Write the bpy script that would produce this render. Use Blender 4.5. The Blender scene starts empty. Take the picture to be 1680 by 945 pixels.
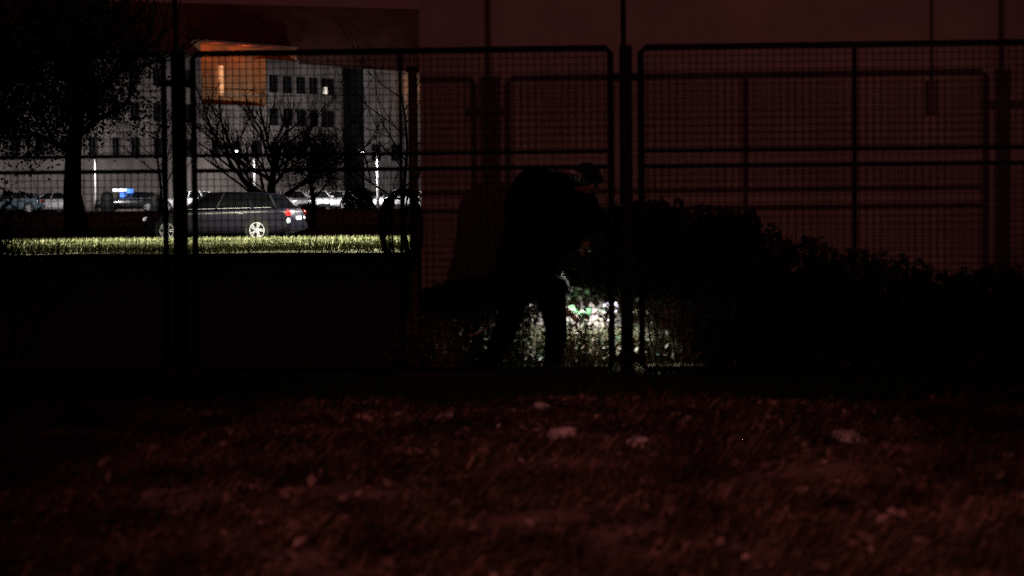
import bpy, bmesh, math, random
import numpy as np
from mathutils import Vector, Matrix, noise
random.seed(7); RNG = np.random.default_rng(7)
S = bpy.context.scene
C = S.collection
R = math.radians

# ------------------------------------------------------------------ camera
FPX = 3135.0                                   # focal length in photo pixels (1680 wide)
CAM = Vector((0, 0, 1.12))
cd = bpy.data.cameras.new('camera'); cam = bpy.data.objects.new('camera', cd); C.objects.link(cam)
cd.sensor_width = 36; cd.lens = FPX / 1680 * 36; cd.clip_start = 0.1; cd.clip_end = 3000
PITCH = math.degrees(math.atan((472.5 - 331) / FPX)); ROLL = -0.5
CM = Matrix.Rotation(R(90 - PITCH), 3, 'X') @ Matrix.Rotation(R(ROLL), 3, 'Z')
cam.matrix_world = Matrix.Translation(CAM) @ CM.to_4x4()
cd.dof.use_dof = True; cd.dof.focus_distance = 30.0; cd.dof.aperture_fstop = 2.5
S.camera = cam
S.render.resolution_x = 1680; S.render.resolution_y = 945

def at(px, py, d):
    """world point seen at photo pixel (px, py) on the plane y = d"""
    v = CM @ Vector(((px - 840) / FPX, -(py - 472.5) / FPX, -1))
    return CAM + v * (d / v.y)

# ------------------------------------------------------------------ sky and lamps
W = bpy.data.worlds.new('World'); S.world = W; W.use_nodes = True
nt = W.node_tree; bg = nt.nodes['Background']
bg.inputs['Color'].default_value = (0.022, 0.0050, 0.0058, 1); bg.inputs['Strength'].default_value = 1.0
S.view_settings.view_transform = 'Standard'; S.view_settings.look = 'None'
S.view_settings.exposure = 0.0; S.view_settings.gamma = 1.0
try:
    S.cycles.use_denoising = False; S.cycles.max_bounces = 5; S.cycles.diffuse_bounces = 3; S.cycles.sample_clamp_indirect = 0.12
except Exception: pass

def lamp(name, kind, loc, energy, color, target=None, size=60, blend=0.5, radius=0.05):
    l = bpy.data.lights.new(name, kind); l.energy = energy; l.color = color
    o = bpy.data.objects.new(name, l); C.objects.link(o); o.location = loc
    l.shadow_soft_size = radius
    if kind == 'SPOT':
        l.spot_size = R(size); l.spot_blend = blend
        o.rotation_euler = (Vector(target) - Vector(loc)).to_track_quat('-Z', 'Y').to_euler()
    return o
# reddish lamp standing to the right outside the frame: throws the fence's shadow on the wall
lamp('wall_side_lamp', 'SPOT', (3.74, 5.2, 2.29), 190, (1, 0.295, 0.265), (0.80, 13.8, 2.1), 54, 1.0, 0.05)
# reddish street lamp behind the photographer: lights the dry grass in front
lamp('verge_lamp', 'SPOT', (1.6, -3.2, 5.2), 1280, (1, 0.29, 0.28), (0.45, 6.1, 0), 24, 0.7, 0.05)

# ------------------------------------------------------------------ materials
def mat(name, col, rough=0.8, var=0.0, scale=8.0, metal=0.0, island=None, bump=0.0, col2=None, spec=0.3, bscale=None, coat=0.0, patch=0):
    m = bpy.data.materials.new(name); m.use_nodes = True
    n = m.node_tree.nodes; L = m.node_tree.links; b = n['Principled BSDF']
    b.inputs['Base Color'].default_value = (*col, 1); b.inputs['Roughness'].default_value = rough
    b.inputs['Metallic'].default_value = metal; b.inputs['Specular IOR Level'].default_value = spec
    b.inputs['Coat Weight'].default_value = coat
    if island:
        g = n.new('ShaderNodeNewGeometry'); r = n.new('ShaderNodeValToRGB')
        L.new(g.outputs['Random Per Island'], r.inputs[0])
        e = r.color_ramp.elements
        e[0].color = (*island[0], 1); e[0].position = 0; e[1].color = (*island[-1], 1); e[1].position = 1
        for i, c in enumerate(island[1:-1]):
            q = e.new((i + 1) / (len(island) - 1)); q.color = (*c, 1)
        out = r.outputs[0]
        if patch:                               # ground that differs from place to place
            tc = n.new('ShaderNodeTexCoord'); nz = n.new('ShaderNodeTexNoise'); nz.inputs['Scale'].default_value = patch
            nz.inputs['Detail'].default_value = 5; nz.inputs['Roughness'].default_value = 0.7; L.new(tc.outputs['Object'], nz.inputs['Vector'])
            q = n.new('ShaderNodeValToRGB'); q.color_ramp.elements[0].position = 0.40; q.color_ramp.elements[1].position = 0.66
            q.color_ramp.elements[0].color = (0.2, 0.2, 0.2, 1); q.color_ramp.elements[1].color = (1.45, 1.45, 1.45, 1)
            L.new(nz.outputs[0], q.inputs[0]); mx = n.new('ShaderNodeMix'); mx.data_type = 'RGBA'; mx.blend_type = 'MULTIPLY'
            mx.inputs[0].default_value = 1.0; L.new(out, mx.inputs[6]); L.new(q.outputs[0], mx.inputs[7]); out = mx.outputs[2]
        L.new(out, b.inputs['Base Color'])
    elif col2 or var:
        tc = n.new('ShaderNodeTexCoord'); nz = n.new('ShaderNodeTexNoise')
        nz.inputs['Scale'].default_value = scale; nz.inputs['Detail'].default_value = 6; nz.inputs['Roughness'].default_value = 0.65
        L.new(tc.outputs['Object'], nz.inputs['Vector'])
        r = n.new('ShaderNodeValToRGB'); L.new(nz.outputs[0], r.inputs[0])
        c2 = col2 or tuple(c * (1 - var) for c in col)
        r.color_ramp.elements[0].position = 0.36; r.color_ramp.elements[1].position = 0.64
        r.color_ramp.elements[0].color = (*c2, 1); r.color_ramp.elements[1].color = (*col, 1)
        L.new(r.outputs[0], b.inputs['Base Color'])
    if bump:
        tc = n.new('ShaderNodeTexCoord'); nz = n.new('ShaderNodeTexNoise'); bp = n.new('ShaderNodeBump')
        nz.inputs['Scale'].default_value = bscale or scale * 4; nz.inputs['Detail'].default_value = 5
        L.new(tc.outputs['Object'], nz.inputs['Vector']); L.new(nz.outputs[0], bp.inputs['Height'])
        bp.inputs['Strength'].default_value = bump; bp.inputs['Distance'].default_value = 0.02
        L.new(bp.outputs[0], b.inputs['Normal'])
    return m
def emit(name, col, st):
    m = bpy.data.materials.new(name); m.use_nodes = True
    b = m.node_tree.nodes['Principled BSDF']; b.inputs['Base Color'].default_value = (*col, 1)
    b.inputs['Emission Color'].default_value = (*col, 1); b.inputs['Emission Strength'].default_value = st
    return m
M = {
 'earth': mat('dark_earth', (0.030, 0.024, 0.018), 0.95, col2=(0.012, 0.014, 0.008), scale=0.8, bump=0.5, bscale=9),
 'litter': mat('dry_litter_earth', (0.20, 0.15, 0.13), 0.95, col2=(0.018, 0.013, 0.011), scale=2.6, bump=1.0, bscale=22),
 'asphalt': mat('asphalt', (0.035, 0.035, 0.037), 0.85, var=0.4, scale=3, bump=0.2),
 'lawn': mat('lawn', (0.16, 0.155, 0.07), 0.9, col2=(0.07, 0.08, 0.025), scale=1.6, bump=0.6),
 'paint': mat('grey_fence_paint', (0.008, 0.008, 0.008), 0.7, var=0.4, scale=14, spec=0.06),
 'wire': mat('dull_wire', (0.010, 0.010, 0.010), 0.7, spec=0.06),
 'wall': mat('wall_render', (0.40, 0.37, 0.35), 0.92, col2=(0.27, 0.24, 0.23), scale=0.9, bump=0.35, bscale=60),
 'timber': mat('weathered_timber', (0.10, 0.07, 0.05), 0.85, var=0.5, scale=9, bump=0.3),
 'rubber': mat('black_rubber', (0.010, 0.010, 0.010), 0.75, spec=0.1),
 'bark': mat('bark', (0.035, 0.028, 0.022), 0.95, var=0.5, scale=9, bump=0.8),
 'leaf_dark': mat('dark_leaves', (0, 0, 0), 0.75, island=[(0.004, 0.014, 0.004), (0.007, 0.022, 0.006), (0.010, 0.018, 0.007), (0.014, 0.014, 0.008)], spec=0.15),
 'leaf_tree': mat('tree_leaves', (0, 0, 0), 0.85, island=[(0.02, 0.018, 0.01), (0.045, 0.03, 0.018), (0.08, 0.05, 0.035)], spec=0.1),
 'blade_dark': mat('green_blades', (0, 0, 0), 0.8, island=[(0.006, 0.020, 0.004), (0.014, 0.038, 0.008), (0.022, 0.05, 0.012)], spec=0.12),
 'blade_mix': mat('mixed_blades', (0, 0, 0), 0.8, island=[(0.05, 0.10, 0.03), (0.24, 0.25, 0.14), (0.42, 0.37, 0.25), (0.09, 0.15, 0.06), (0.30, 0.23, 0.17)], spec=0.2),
 'blade_dry': mat('dry_blades', (0, 0, 0), 0.9, island=[(0.03, 0.022, 0.016), (0.12, 0.09, 0.06), (0.03, 0.040, 0.012), (0.24, 0.17, 0.13), (0.05, 0.035, 0.028)], spec=0.1, patch=1.9),
 'blade_lawn': mat('lawn_blades', (0, 0, 0), 0.85, island=[(0.06, 0.085, 0.03), (0.13, 0.14, 0.065), (0.20, 0.20, 0.12)], spec=0.1),
 'stone': mat('pale_stone', (0.60, 0.58, 0.58), 0.9, col2=(0.26, 0.25, 0.25), scale=18, bump=0.6),
 'pale_leaf': mat('pale_leaf', (0, 0, 0), 0.6, island=[(0.30, 0.32, 0.28), (0.48, 0.48, 0.44), (0.16, 0.22, 0.16)]),
 'green_leaf': mat('green_leaf', (0, 0, 0), 0.55, island=[(0.03, 0.16, 0.07), (0.07, 0.22, 0.10), (0.12, 0.22, 0.05)]),
 'lilac_leaf': mat('greyish_leaf', (0, 0, 0), 0.6, island=[(0.28, 0.27, 0.36), (0.40, 0.38, 0.50), (0.2, 0.2, 0.22)]),
 'mixed_leaf': mat('mixed_leaves', (0, 0, 0), 0.7, island=[(0.03, 0.03, 0.02), (0.24, 0.20, 0.17), (0.06, 0.17, 0.10), (0.36, 0.34, 0.31), (0.10, 0.07, 0.05), (0.20, 0.22, 0.12), (0.03, 0.07, 0.04)]),
 'brown_leaf': mat('brown_leaf', (0, 0, 0), 0.7, island=[(0.16, 0.11, 0.08), (0.28, 0.20, 0.15), (0.20, 0.22, 0.14)]),
 'white_wood': mat('pale_wood', (0.80, 0.77, 0.64), 0.6, var=0.12, scale=30),
 'cloth': mat('black_cloth', (0.0018, 0.0018, 0.002), 0.95, var=0.4, scale=30, bump=0.3, spec=0.05),
 'trousers': mat('dark_trousers', (0.0012, 0.0012, 0.0014), 0.98, spec=0.0),
 'skin': mat('skin', (0.26, 0.17, 0.13), 0.7, spec=0.1),
 'hair': mat('dark_hair', (0.008, 0.006, 0.005), 0.7, spec=0.1),
 'collar': mat('pale_knit', (0.62, 0.58, 0.64), 0.95, col2=(0.03, 0.03, 0.035), scale=38, bump=0.5),
 'sole': mat('pale_sole', (0.6, 0.58, 0.55), 0.7),
 'navy': mat('dark_car_paint', (0.010, 0.008, 0.018), 0.35, spec=0.35, coat=0.12),
 'glass': mat('dark_glass', (0.006, 0.008, 0.010), 0.08, spec=0.6),
 'tyre': mat('tyre', (0.012, 0.012, 0.012), 0.85),
 'alloy': mat('alloy', (0.55, 0.56, 0.60), 0.5, metal=0.0),
 'chrome': mat('chrome', (0.6, 0.6, 0.64), 0.45, metal=0.3),
 'lens': mat('headlamp_lens', (0.75, 0.78, 0.8), 0.2, spec=0.6),
 'red_lens': mat('red_lens', (0.5, 0.01, 0.01), 0.25),
 'red_lit': emit('lit_tail_lamp', (1.0, 0.03, 0.03), 2.2),
 'black_trim': mat('black_trim', (0.012, 0.012, 0.012), 0.6),
 'facade': mat('facade_render', (0.27, 0.24, 0.225), 0.92, col2=(0.13, 0.115, 0.11), scale=0.35, bump=0.2),
 'facade2': mat('facade_pale', (0.46, 0.44, 0.44), 0.92, col2=(0.25, 0.24, 0.235), scale=0.4, bump=0.2),
 'loggia': mat('ochre_render', (0.48, 0.26, 0.12), 0.9, col2=(0.32, 0.17, 0.08), scale=0.8),
 'roof': mat('red_roof_tiles', (0.28, 0.12, 0.10), 0.9, col2=(0.17, 0.075, 0.06), scale=0.6),
 'slab': mat('concrete_slab', (0.30, 0.29, 0.28), 0.9, var=0.3, scale=2),
 'wframe': mat('window_frame_paint', (0.035, 0.035, 0.035), 0.7),
 'lamp_white': mat('white_lamp_paint', (0.30, 0.30, 0.30), 0.5, var=0.1, scale=6),
 'lamp_glow': emit('lit_lamp', (1.0, 0.95, 0.88), 14),
 'tube_glow': emit('lit_tube', (1.0, 0.48, 0.22), 0.6),
 'pane_lit': emit('lit_pane', (1.0, 0.92, 0.78), 0.75),
 'blue_lit': emit('blue_lit', (0.06, 0.22, 1.0), 1.6),
 'white_lit': emit('white_lit', (0.95, 0.97, 1.0), 1.8),
 'glint_glow': emit('white_glint_glow', (0.9, 0.92, 1.0), 0.5),  # glow standing in for white glints on the estate car
 'torch_lens': emit('torch_lens', (1.0, 0.97, 0.9), 0.9),
 'pipe_paint': mat('pipe_paint', (0.17, 0.15, 0.15), 0.8),
 'glint': mat('reflective_knit', (0.85, 0.82, 0.90), 0.22, metal=1.0, bump=0.5, scale=40, bscale=60),
 'bin': mat('dark_bin', (0.012, 0.016, 0.014), 0.6),
 'gable': mat('gutter', (0.05, 0.03, 0.03), 0.6),
}

# ------------------------------------------------------------------ mesh helpers
class MB:
    def __init__(s): s.v = []; s.f = []
    def add(s, v, f):
        o = len(s.v); s.v += [tuple(p) for p in v]; s.f += [tuple(i + o for i in q) for q in f]; return s
    def box(s, a, b, mtx=None):
        (x0, y0, z0), (x1, y1, z1) = a, b
        v = [Vector(p) for p in ((x0,y0,z0),(x1,y0,z0),(x1,y1,z0),(x0,y1,z0),(x0,y0,z1),(x1,y0,z1),(x1,y1,z1),(x0,y1,z1))]
        if mtx: v = [mtx @ p for p in v]
        return s.add(v, [(0,3,2,1),(4,5,6,7),(0,1,5,4),(1,2,6,5),(2,3,7,6),(3,0,4,7)])
    def tube(s, pts, rad, n=8, cap=True, closed=False):
        pts = [Vector(p) for p in pts]; m = len(pts)
        rad = rad if isinstance(rad, (list, tuple)) else [rad] * m
        v = []; f = []; prev = None
        for i, p in enumerate(pts):
            if closed: t = pts[(i + 1) % m] - pts[i - 1]
            else: t = pts[min(i + 1, m - 1)] - pts[max(i - 1, 0)]
            t = t.normalized() if t.length > 1e-9 else Vector((0, 0, 1))
            if prev is None:
                a = Vector((0, 0, 1)) if abs(t.z) < 0.9 else Vector((1, 0, 0)); u = t.cross(a).normalized()
            else: u = (prev - t * prev.dot(t)).normalized()
            prev = u; w = t.cross(u)
            for k in range(n):
                an = 2 * math.pi * k / n + math.pi / 4 * (n == 4)
                v.append(p + (u * math.cos(an) + w * math.sin(an)) * rad[i])
        for i in range(m - (0 if closed else 1)):
            j = (i + 1) % m
            for k in range(n): f.append((i*n + k, i*n + (k+1) % n, j*n + (k+1) % n, j*n + k))
        if cap and not closed:
            f.append(tuple(range(n - 1, -1, -1))); f.append(tuple((m-1)*n + k for k in range(n)))
        return s.add(v, f)
    def bar(s, a, b, r, n=4): return s.tube([a, b], r, n)
    def lathe(s, prof, n=16, mtx=None, ang=2*math.pi):
        v = []; f = []; m = len(prof)
        for i, (r, z) in enumerate(prof):
            for k in range(n):
                p = Vector((r*math.cos(2*math.pi*k/n), r*math.sin(2*math.pi*k/n), z)); v.append(mtx @ p if mtx else p)
        for i in range(m - 1):
            for k in range(n): f.append((i*n+k, i*n+(k+1) % n, (i+1)*n+(k+1) % n, (i+1)*n+k))
        f.append(tuple(range(n-1, -1, -1))); f.append(tuple((m-1)*n+k for k in range(n)))
        return s.add(v, f)
    def ball(s, c, r, sub=2, jit=0.0, seed=0):
        bm = bmesh.new(); bmesh.ops.create_icosphere(bm, subdivisions=sub, radius=1)
        r = Vector(r) if hasattr(r, '__len__') else Vector((r, r, r)); c = Vector(c); v = []
        for q in bm.verts:
            k = 1 + (jit * noise.noise(q.co * 1.7 + Vector((seed*3.1, seed*1.7, 0))) if jit else 0)
            v.append(c + Vector((q.co.x*r.x, q.co.y*r.y, q.co.z*r.z)) * k)
        f = [tuple(x.index for x in p.verts) for p in bm.faces]; bm.free(); return s.add(v, f)
    def build(s, name, m, parent=None, smooth=False):
        me = bpy.data.meshes.new(name); me.from_pydata(s.v, [], s.f); me.update()
        if smooth: me.shade_smooth()
        return link(name, me, m, parent)
def link(name, me, m, parent=None):
    o = bpy.data.objects.new(name, me); C.objects.link(o)
    if m is not None and not me.materials: me.materials.append(M[m] if isinstance(m, str) else m)
    if parent is not None: o.parent = parent
    return o
def tag(o, label=None, cat=None, group=None, kind=None):
    if label: o['label'] = label
    if cat: o['category'] = cat
    if group: o['group'] = group
    if kind: o['kind'] = kind
    return o
def thing(name, label, cat, loc=(0, 0, 0), rz=0, group=None):
    o = bpy.data.objects.new(name, None); C.objects.link(o); o.location = loc; o.rotation_euler = (0, 0, rz)
    o.empty_display_size = 0.2
    return tag(o, label, cat, group)
def copy_tree(o, parent=None):
    c = o.copy(); C.objects.link(c)
    if parent is not None: c.parent = parent
    for ch in list(o.children): copy_tree(ch, c)
    return c
def raw(name, V, F, m, parent=None, sizes=None):
    """numpy mesh: V (n,3), F (k,s) with s corners each"""
    me = bpy.data.meshes.new(name); V = np.asarray(V, dtype=np.float32); F = np.asarray(F, dtype=np.int32)
    k, s = F.shape
    me.vertices.add(len(V)); me.vertices.foreach_set('co', V.ravel())
    me.loops.add(k*s); me.loops.foreach_set('vertex_index', F.ravel())
    me.polygons.add(k); me.polygons.foreach_set('loop_start', np.arange(0, k*s, s, dtype=np.int32))
    me.update(calc_edges=True); me.validate()
    return link(name, me, m, parent)
def blades(P, h, w, lean, bend=0.35, droop=0.0):
    """grass blades: P (n,3) roots; returns V,F (5 verts, as 3 triangles each)"""
    n = len(P); a = RNG.uniform(0, 2*np.pi, n)
    d = np.stack([np.cos(a), np.sin(a), np.zeros(n)], 1)
    sd = np.stack([-np.sin(a), np.cos(a), np.zeros(n)], 1)
    h = h * RNG.uniform(0.5, 1.25, n)[:, None]; w = w * RNG.uniform(0.6, 1.3, n)[:, None]
    ln = np.array(lean)[None, :] * RNG.uniform(0.4, 1.4, n)[:, None] + d * (bend * RNG.uniform(0.1, 1.0, n))[:, None]
    up = np.array([0, 0, 1.0])[None, :]
    mid = P + (up*0.58 + ln*0.38) * h; tip = P + (up*(0.95 - droop) + ln*1.05) * h
    V = np.stack([P - sd*w, P + sd*w, mid + sd*w*0.8, mid - sd*w*0.8, tip], 1).reshape(-1, 3)
    b = (np.arange(n)*5)[:, None]
    F = np.concatenate([b + np.array([[0, 1, 2]]), b + np.array([[0, 2, 3]]), b + np.array([[3, 2, 4]])], 0)
    return V, F
def leaves(P, size, flat=0.0, aspect=0.6):
    """leaf-shaped folded quads at P (n,3)"""
    n = len(P); N = RNG.normal(size=(n, 3)); N[:, 2] += flat; N /= np.linalg.norm(N, axis=1)[:, None]
    T = RNG.normal(size=(n, 3)); T -= N*(T*N).sum(1)[:, None]; T /= np.linalg.norm(T, axis=1)[:, None]
    B = np.cross(N, T); s = size*RNG.uniform(0.55, 1.35, n)[:, None]
    V = np.stack([P - T*s*0.5, P - T*s*0.08 + B*s*aspect*0.5 + N*s*0.12, P + T*s*0.5, P - T*s*0.08 - B*s*aspect*0.5 + N*s*0.12], 1).reshape(-1, 3)
    b = (np.arange(n)*4)[:, None]
    return V, np.concatenate([b + np.array([[0, 1, 2]]), b + np.array([[0, 2, 3]])], 0)
def nz(x, y, s=1.0, o=0.0): return noise.noise(Vector((x*s + o, y*s - o*0.7, o)))

# ------------------------------------------------------------------ ground, road, lawn
def ground_z(x, y):
    k = max(0.0, min(1.0, (16 - y) / 3))
    dip = max(0.0, min(1.0, (y - 11.9)/0.9))*max(0.0, min(1.0, (15.6 - y)/1.2)); dip = dip*dip*(3 - 2*dip)
    return -0.085*dip + k * (0.045*nz(x, y, 1.1) + 0.02*nz(x, y, 3.7, 5)) - 0.02*k
def sheet(name, xs, ys, zf, m, kind='structure'):
    V = [(x, y, zf(x, y)) for y in ys for x in xs]; n = len(xs)
    F = [(j*n + i, j*n + i + 1, (j+1)*n + i + 1, (j+1)*n + i) for j in range(len(ys) - 1) for i in range(n - 1)]
    me = bpy.data.meshes.new(name); me.from_pydata(V, [], F); me.update(); me.shade_smooth()
    return tag(link(name, me, m), kind=kind)
xs = [-900, -300, -90, -30, -12, -7] + [(-5 + 0.14*i) for i in range(72)] + [7, 12, 30, 90, 300, 900]
ys = [-300, -60, -10, 0, 3] + [3.5 + 0.16*i for i in range(72)] + [16, 20, 30, 60, 120, 250, 600, 1500]
sheet('ground', xs, ys, ground_z, 'earth')
CREST = 10.6
def fz(x, y):
    return ground_z(x, y) + 0.012
sheet('verge', [-4.5 + 0.09*i for i in range(101)], [1.0 + 0.09*i for i in range(107)], fz, 'litter')
# road with kerbs and a lawn in front of it
sheet('road', [-120, 120], [56.2, 64.5], lambda x, y: 0.012, 'asphalt')
for yy in (55.95, 64.5):
    MB().box((-120, yy, -0.05), (120, yy + 0.25, 0.12)).build('kerb', 'slab')['kind'] = 'structure'
sheet('lawn', [-40 + i for i in range(41)], [40 + 0.6*i for i in range(27)], lambda x, y: 0.09 + 0.05*nz(x, y, 0.5), 'lawn')
PZ = 0.62                                      # the car park lies a little higher
sheet('car_park', [-120, 120], [118, 190], lambda x, y: PZ, 'asphalt')
sheet('far_lawn', [-120, 120], [98, 106, 111, 117.7], lambda x, y: {98: -.02, 106: 0.25, 111: PZ, 117.7: PZ + .02}[y], 'lawn')
MB().box((-120, 117.7, -0.05), (120, 118, PZ + 0.12)).build('kerb', 'slab')['kind'] = 'structure'
# overgrown bank behind the fence, seen as a black edge under the lit lawn
def bank_z(x, y):
    t = (y - 22.5) / 3.2
    return -0.03 + 0.52*math.exp(-t*t*1.4) + 0.03*nz(x, y, 1.2, 3)
sheet('grass_bank', [-12 + 0.3*i for i in range(48)], [17 + 0.5*i for i in range(24)], bank_z, 'earth')
n = 9000
P = np.stack([RNG.uniform(-9.5, 1.5, n), RNG.uniform(20.5, 24, n), np.zeros(n)], 1)
for p in P: p[2] = bank_z(p[0], p[1]) - 0.02
V, F = blades(P, 0.11, 0.006, (0.15, 0, 0), 0.5)
tag(raw('bank_grass', V, F, 'blade_dark'), 'dark rough grass along the top of the low bank', 'grass', kind='stuff')
n = 26000
P = np.stack([RNG.uniform(-16, -1, n), RNG.uniform(40.5, 55.8, n), np.full(n, 0.08)], 1)
V, F = blades(P, 0.12, 0.013, (0.1, 0, 0), 0.6)
tag(raw('lawn_grass', V, F, 'blade_lawn'), 'yellow green grass of the lamplit lawn before the road', 'grass', kind='stuff')
# foreground: dry trodden grass
n = 60000
yy = 4.6 + (CREST - 4.6)*RNG.random(n); xx = RNG.uniform(-1, 1, n)*(0.31*yy + 0.35)
keep = np.array([nz(a, b, 1.5, 9) + 0.55*nz(a, b, 5, 2) + RNG.normal()*0.22 > -0.02 for a, b in zip(xx, yy)])
P = np.stack([xx[keep], yy[keep], np.zeros(keep.sum())], 1)
for p in P: p[2] = fz(p[0], p[1]) - 0.01
V, F = blades(P, 0.105, 0.0055, (1.3, 0.5, 0), 0.6, droop=0.42)
tag(raw('dry_grass', V, F, 'blade_dry'), 'reddish brown dry grass covering the foreground', 'grass', kind='stuff')
n = 3600                                        # fallen leaves in the grass
yy = 4.8 + (CREST - 4.8)*RNG.random(n); xx = RNG.uniform(-1, 1, n)*(0.31*yy + 0.3)
m2 = 700                                        # more of them drifted together near the far edge
cx_ = RNG.choice([-0.45, -0.1, 0.28, 0.62, 1.5, 1.75, -0.9, 0.1], m2)
xx = np.concatenate([xx, cx_ + RNG.normal(size=m2)*0.13]); yy = np.concatenate([yy, RNG.uniform(9.1, 10.55, m2)])
P = np.stack([xx, yy, np.zeros(n + m2)], 1)
for p in P: p[2] = fz(p[0], p[1]) + 0.03
V, F = leaves(P, 0.05, flat=1.5)
tag(raw('leaf_litter', V, F, mat('fallen_leaves', (0, 0, 0), 0.9, island=[(0.05, 0.03, 0.025), (0.16, 0.11, 0.09), (0.36, 0.29, 0.25), (0.04, 0.03, 0.02)], patch=1.9)), 'brown fallen leaves scattered over the foreground grass', 'leaf litter', kind='stuff')
# pale lumps in the foreground
lumps = [(920, 703, 46, 'broad pale stone in the grass straight below the bent person'), (728, 683, 40, 'dull pale stone below the left leg of the person'),
 (1045, 712, 36, 'pale stone below and right of the person, left of the twin stones'), (1318, 711, 26, 'rounder of the pale stones in the right foreground'),
 (1392, 708, 50, 'long flat pale stone farthest right in the row'), (1303, 703, 16, 'small stone touching the left side of a rounder one'),
 (888, 660, 34, 'slanting pale stone on the crest of the verge under the person'), (840, 664, 18, 'small pale stone left of the slanting stone on the crest'),
 (962, 664, 15, 'left of two tiny stones right of the slanting stone'), (980, 661, 13, 'right of two tiny stones right of the slanting stone'),
 (1253, 695, 16, 'small stone midway between the right foreground stones and the crest'), (1357, 683, 14, 'tiny stone above the long flat stone'),
 (948, 932, 30, 'pale stone at the bottom edge of the view'), (276, 671, 14, 'lone small stone in the dark left foreground'), (815, 690, 14, 'tiny stone above and left of the broad one')]
for i, (px, py, w, lab) in enumerate(lumps):
    d = FPX*1.08/(py - 331 - (840 - px)*0.0087)
    p = at(px, py, d); r = w/2/FPX*d
    b = MB().ball((0, 0, 0), (r*1.05, r*0.9, r*0.42), 3, 0.6, i + 3)
    o = b.build('stone', 'stone', smooth=True); o.location = (p.x, p.y, fz(p.x, p.y) + r*0.32); o.rotation_euler = (0.1, -0.15, 0.5*i)
    tag(o, lab, 'stone', 'pale stones in the foreground grass')

# ------------------------------------------------------------------ fence
FA = R(4.0); FU = Vector((math.cos(FA), -math.sin(FA), 0)); FO = Vector((0.722, 12.0, 0)); BAY = 2.84
fence = thing('mesh_fence', 'tall dark wire mesh fence with framed panels in front of the reddish wall', 'fence', FO, -FA)
TOPZ = 2.075
for i in (-2, -1, 0, 1):
    X = i*BAY; top = TOPZ + 0.015
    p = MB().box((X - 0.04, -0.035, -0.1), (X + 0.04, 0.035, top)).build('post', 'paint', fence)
    MB().tube([(X - 0.012, 0.0, top - 0.2), (X - 0.014, 0.0, 3.3)], 0.016, 8).build('extension_pole', 'paint', p)
    for z in (1.89, 0.13):
        MB().box((X - 0.115, -0.05, z - 0.022), (X + 0.115, -0.036, z + 0.022)).build('clamp', 'paint', p)
WS = 0.0435; WR = 0.0034
for i in (-2, -1, 0):
    a = i*BAY + 0.095; b = (i + 1)*BAY - 0.095
    fr = MB()
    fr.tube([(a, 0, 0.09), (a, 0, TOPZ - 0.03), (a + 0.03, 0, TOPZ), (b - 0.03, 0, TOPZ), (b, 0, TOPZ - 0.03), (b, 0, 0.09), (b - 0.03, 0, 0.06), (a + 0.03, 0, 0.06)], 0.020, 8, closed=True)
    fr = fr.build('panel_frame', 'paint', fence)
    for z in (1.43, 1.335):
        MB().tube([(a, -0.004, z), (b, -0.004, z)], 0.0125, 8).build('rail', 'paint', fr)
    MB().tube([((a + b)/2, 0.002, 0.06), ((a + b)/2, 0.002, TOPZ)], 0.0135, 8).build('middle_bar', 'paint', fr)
    w = MB(); k = 1
    while a + k*WS < b - 0.02:
        for za, zb in ((0.07, 1.335), (1.43, TOPZ - 0.01)): w.bar((a + k*WS, -0.020, za), (a + k*WS, -0.020, zb), WR)
        k += 1
    k = 1
    while 0.06 + k*WS < TOPZ - 0.01:
        if not 1.34 < 0.06 + k*WS < 1.425: w.bar((a, -0.026, 0.06 + k*WS), (b, -0.026, 0.06 + k*WS), WR)
        k += 1
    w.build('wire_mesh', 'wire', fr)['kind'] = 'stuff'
# loose wire strand at the foot of the left post
o = MB().tube([at(238, 414, 12.3), at(282, 402, 12.3), at(330, 388, 12.25), at(345, 380, 12.3)], 0.004, 6).build('loose_wire', 'wire')
tag(o, 'loose strand of wire slanting past the foot of the left fence post', 'wire')

# ------------------------------------------------------------------ wall on the right
WA = Vector((-0.661, 14.0, 0)); WU = Vector((4.04, -0.36, 0)).normalized()
wrz = math.atan2(WU.y, WU.x)
wall = thing('rendered_wall', 'tall plain reddish wall behind the fence, carrying the fence shadows', 'wall', WA, wrz)
MB().box((0, 0, -0.3), (9, 0.3, 5.2)).build('wall_face', 'wall', wall)
pipe = thing('wall_pipe', 'thin dark pipe with a small box high on the wall at the right', 'pipe', WA, wrz)
q = (at(1526, 150, 13.78) - WA); s_ = q.dot(WU)
MB().tube([(s_, -0.03, 1.95), (s_, -0.03, 4.5)], 0.011, 8).build('conduit', 'pipe_paint', pipe)
MB().box((s_ - 0.035, -0.06, 1.72), (s_ + 0.035, -0.002, 1.95)).build('junction_box', 'pipe_paint', pipe)
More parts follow.
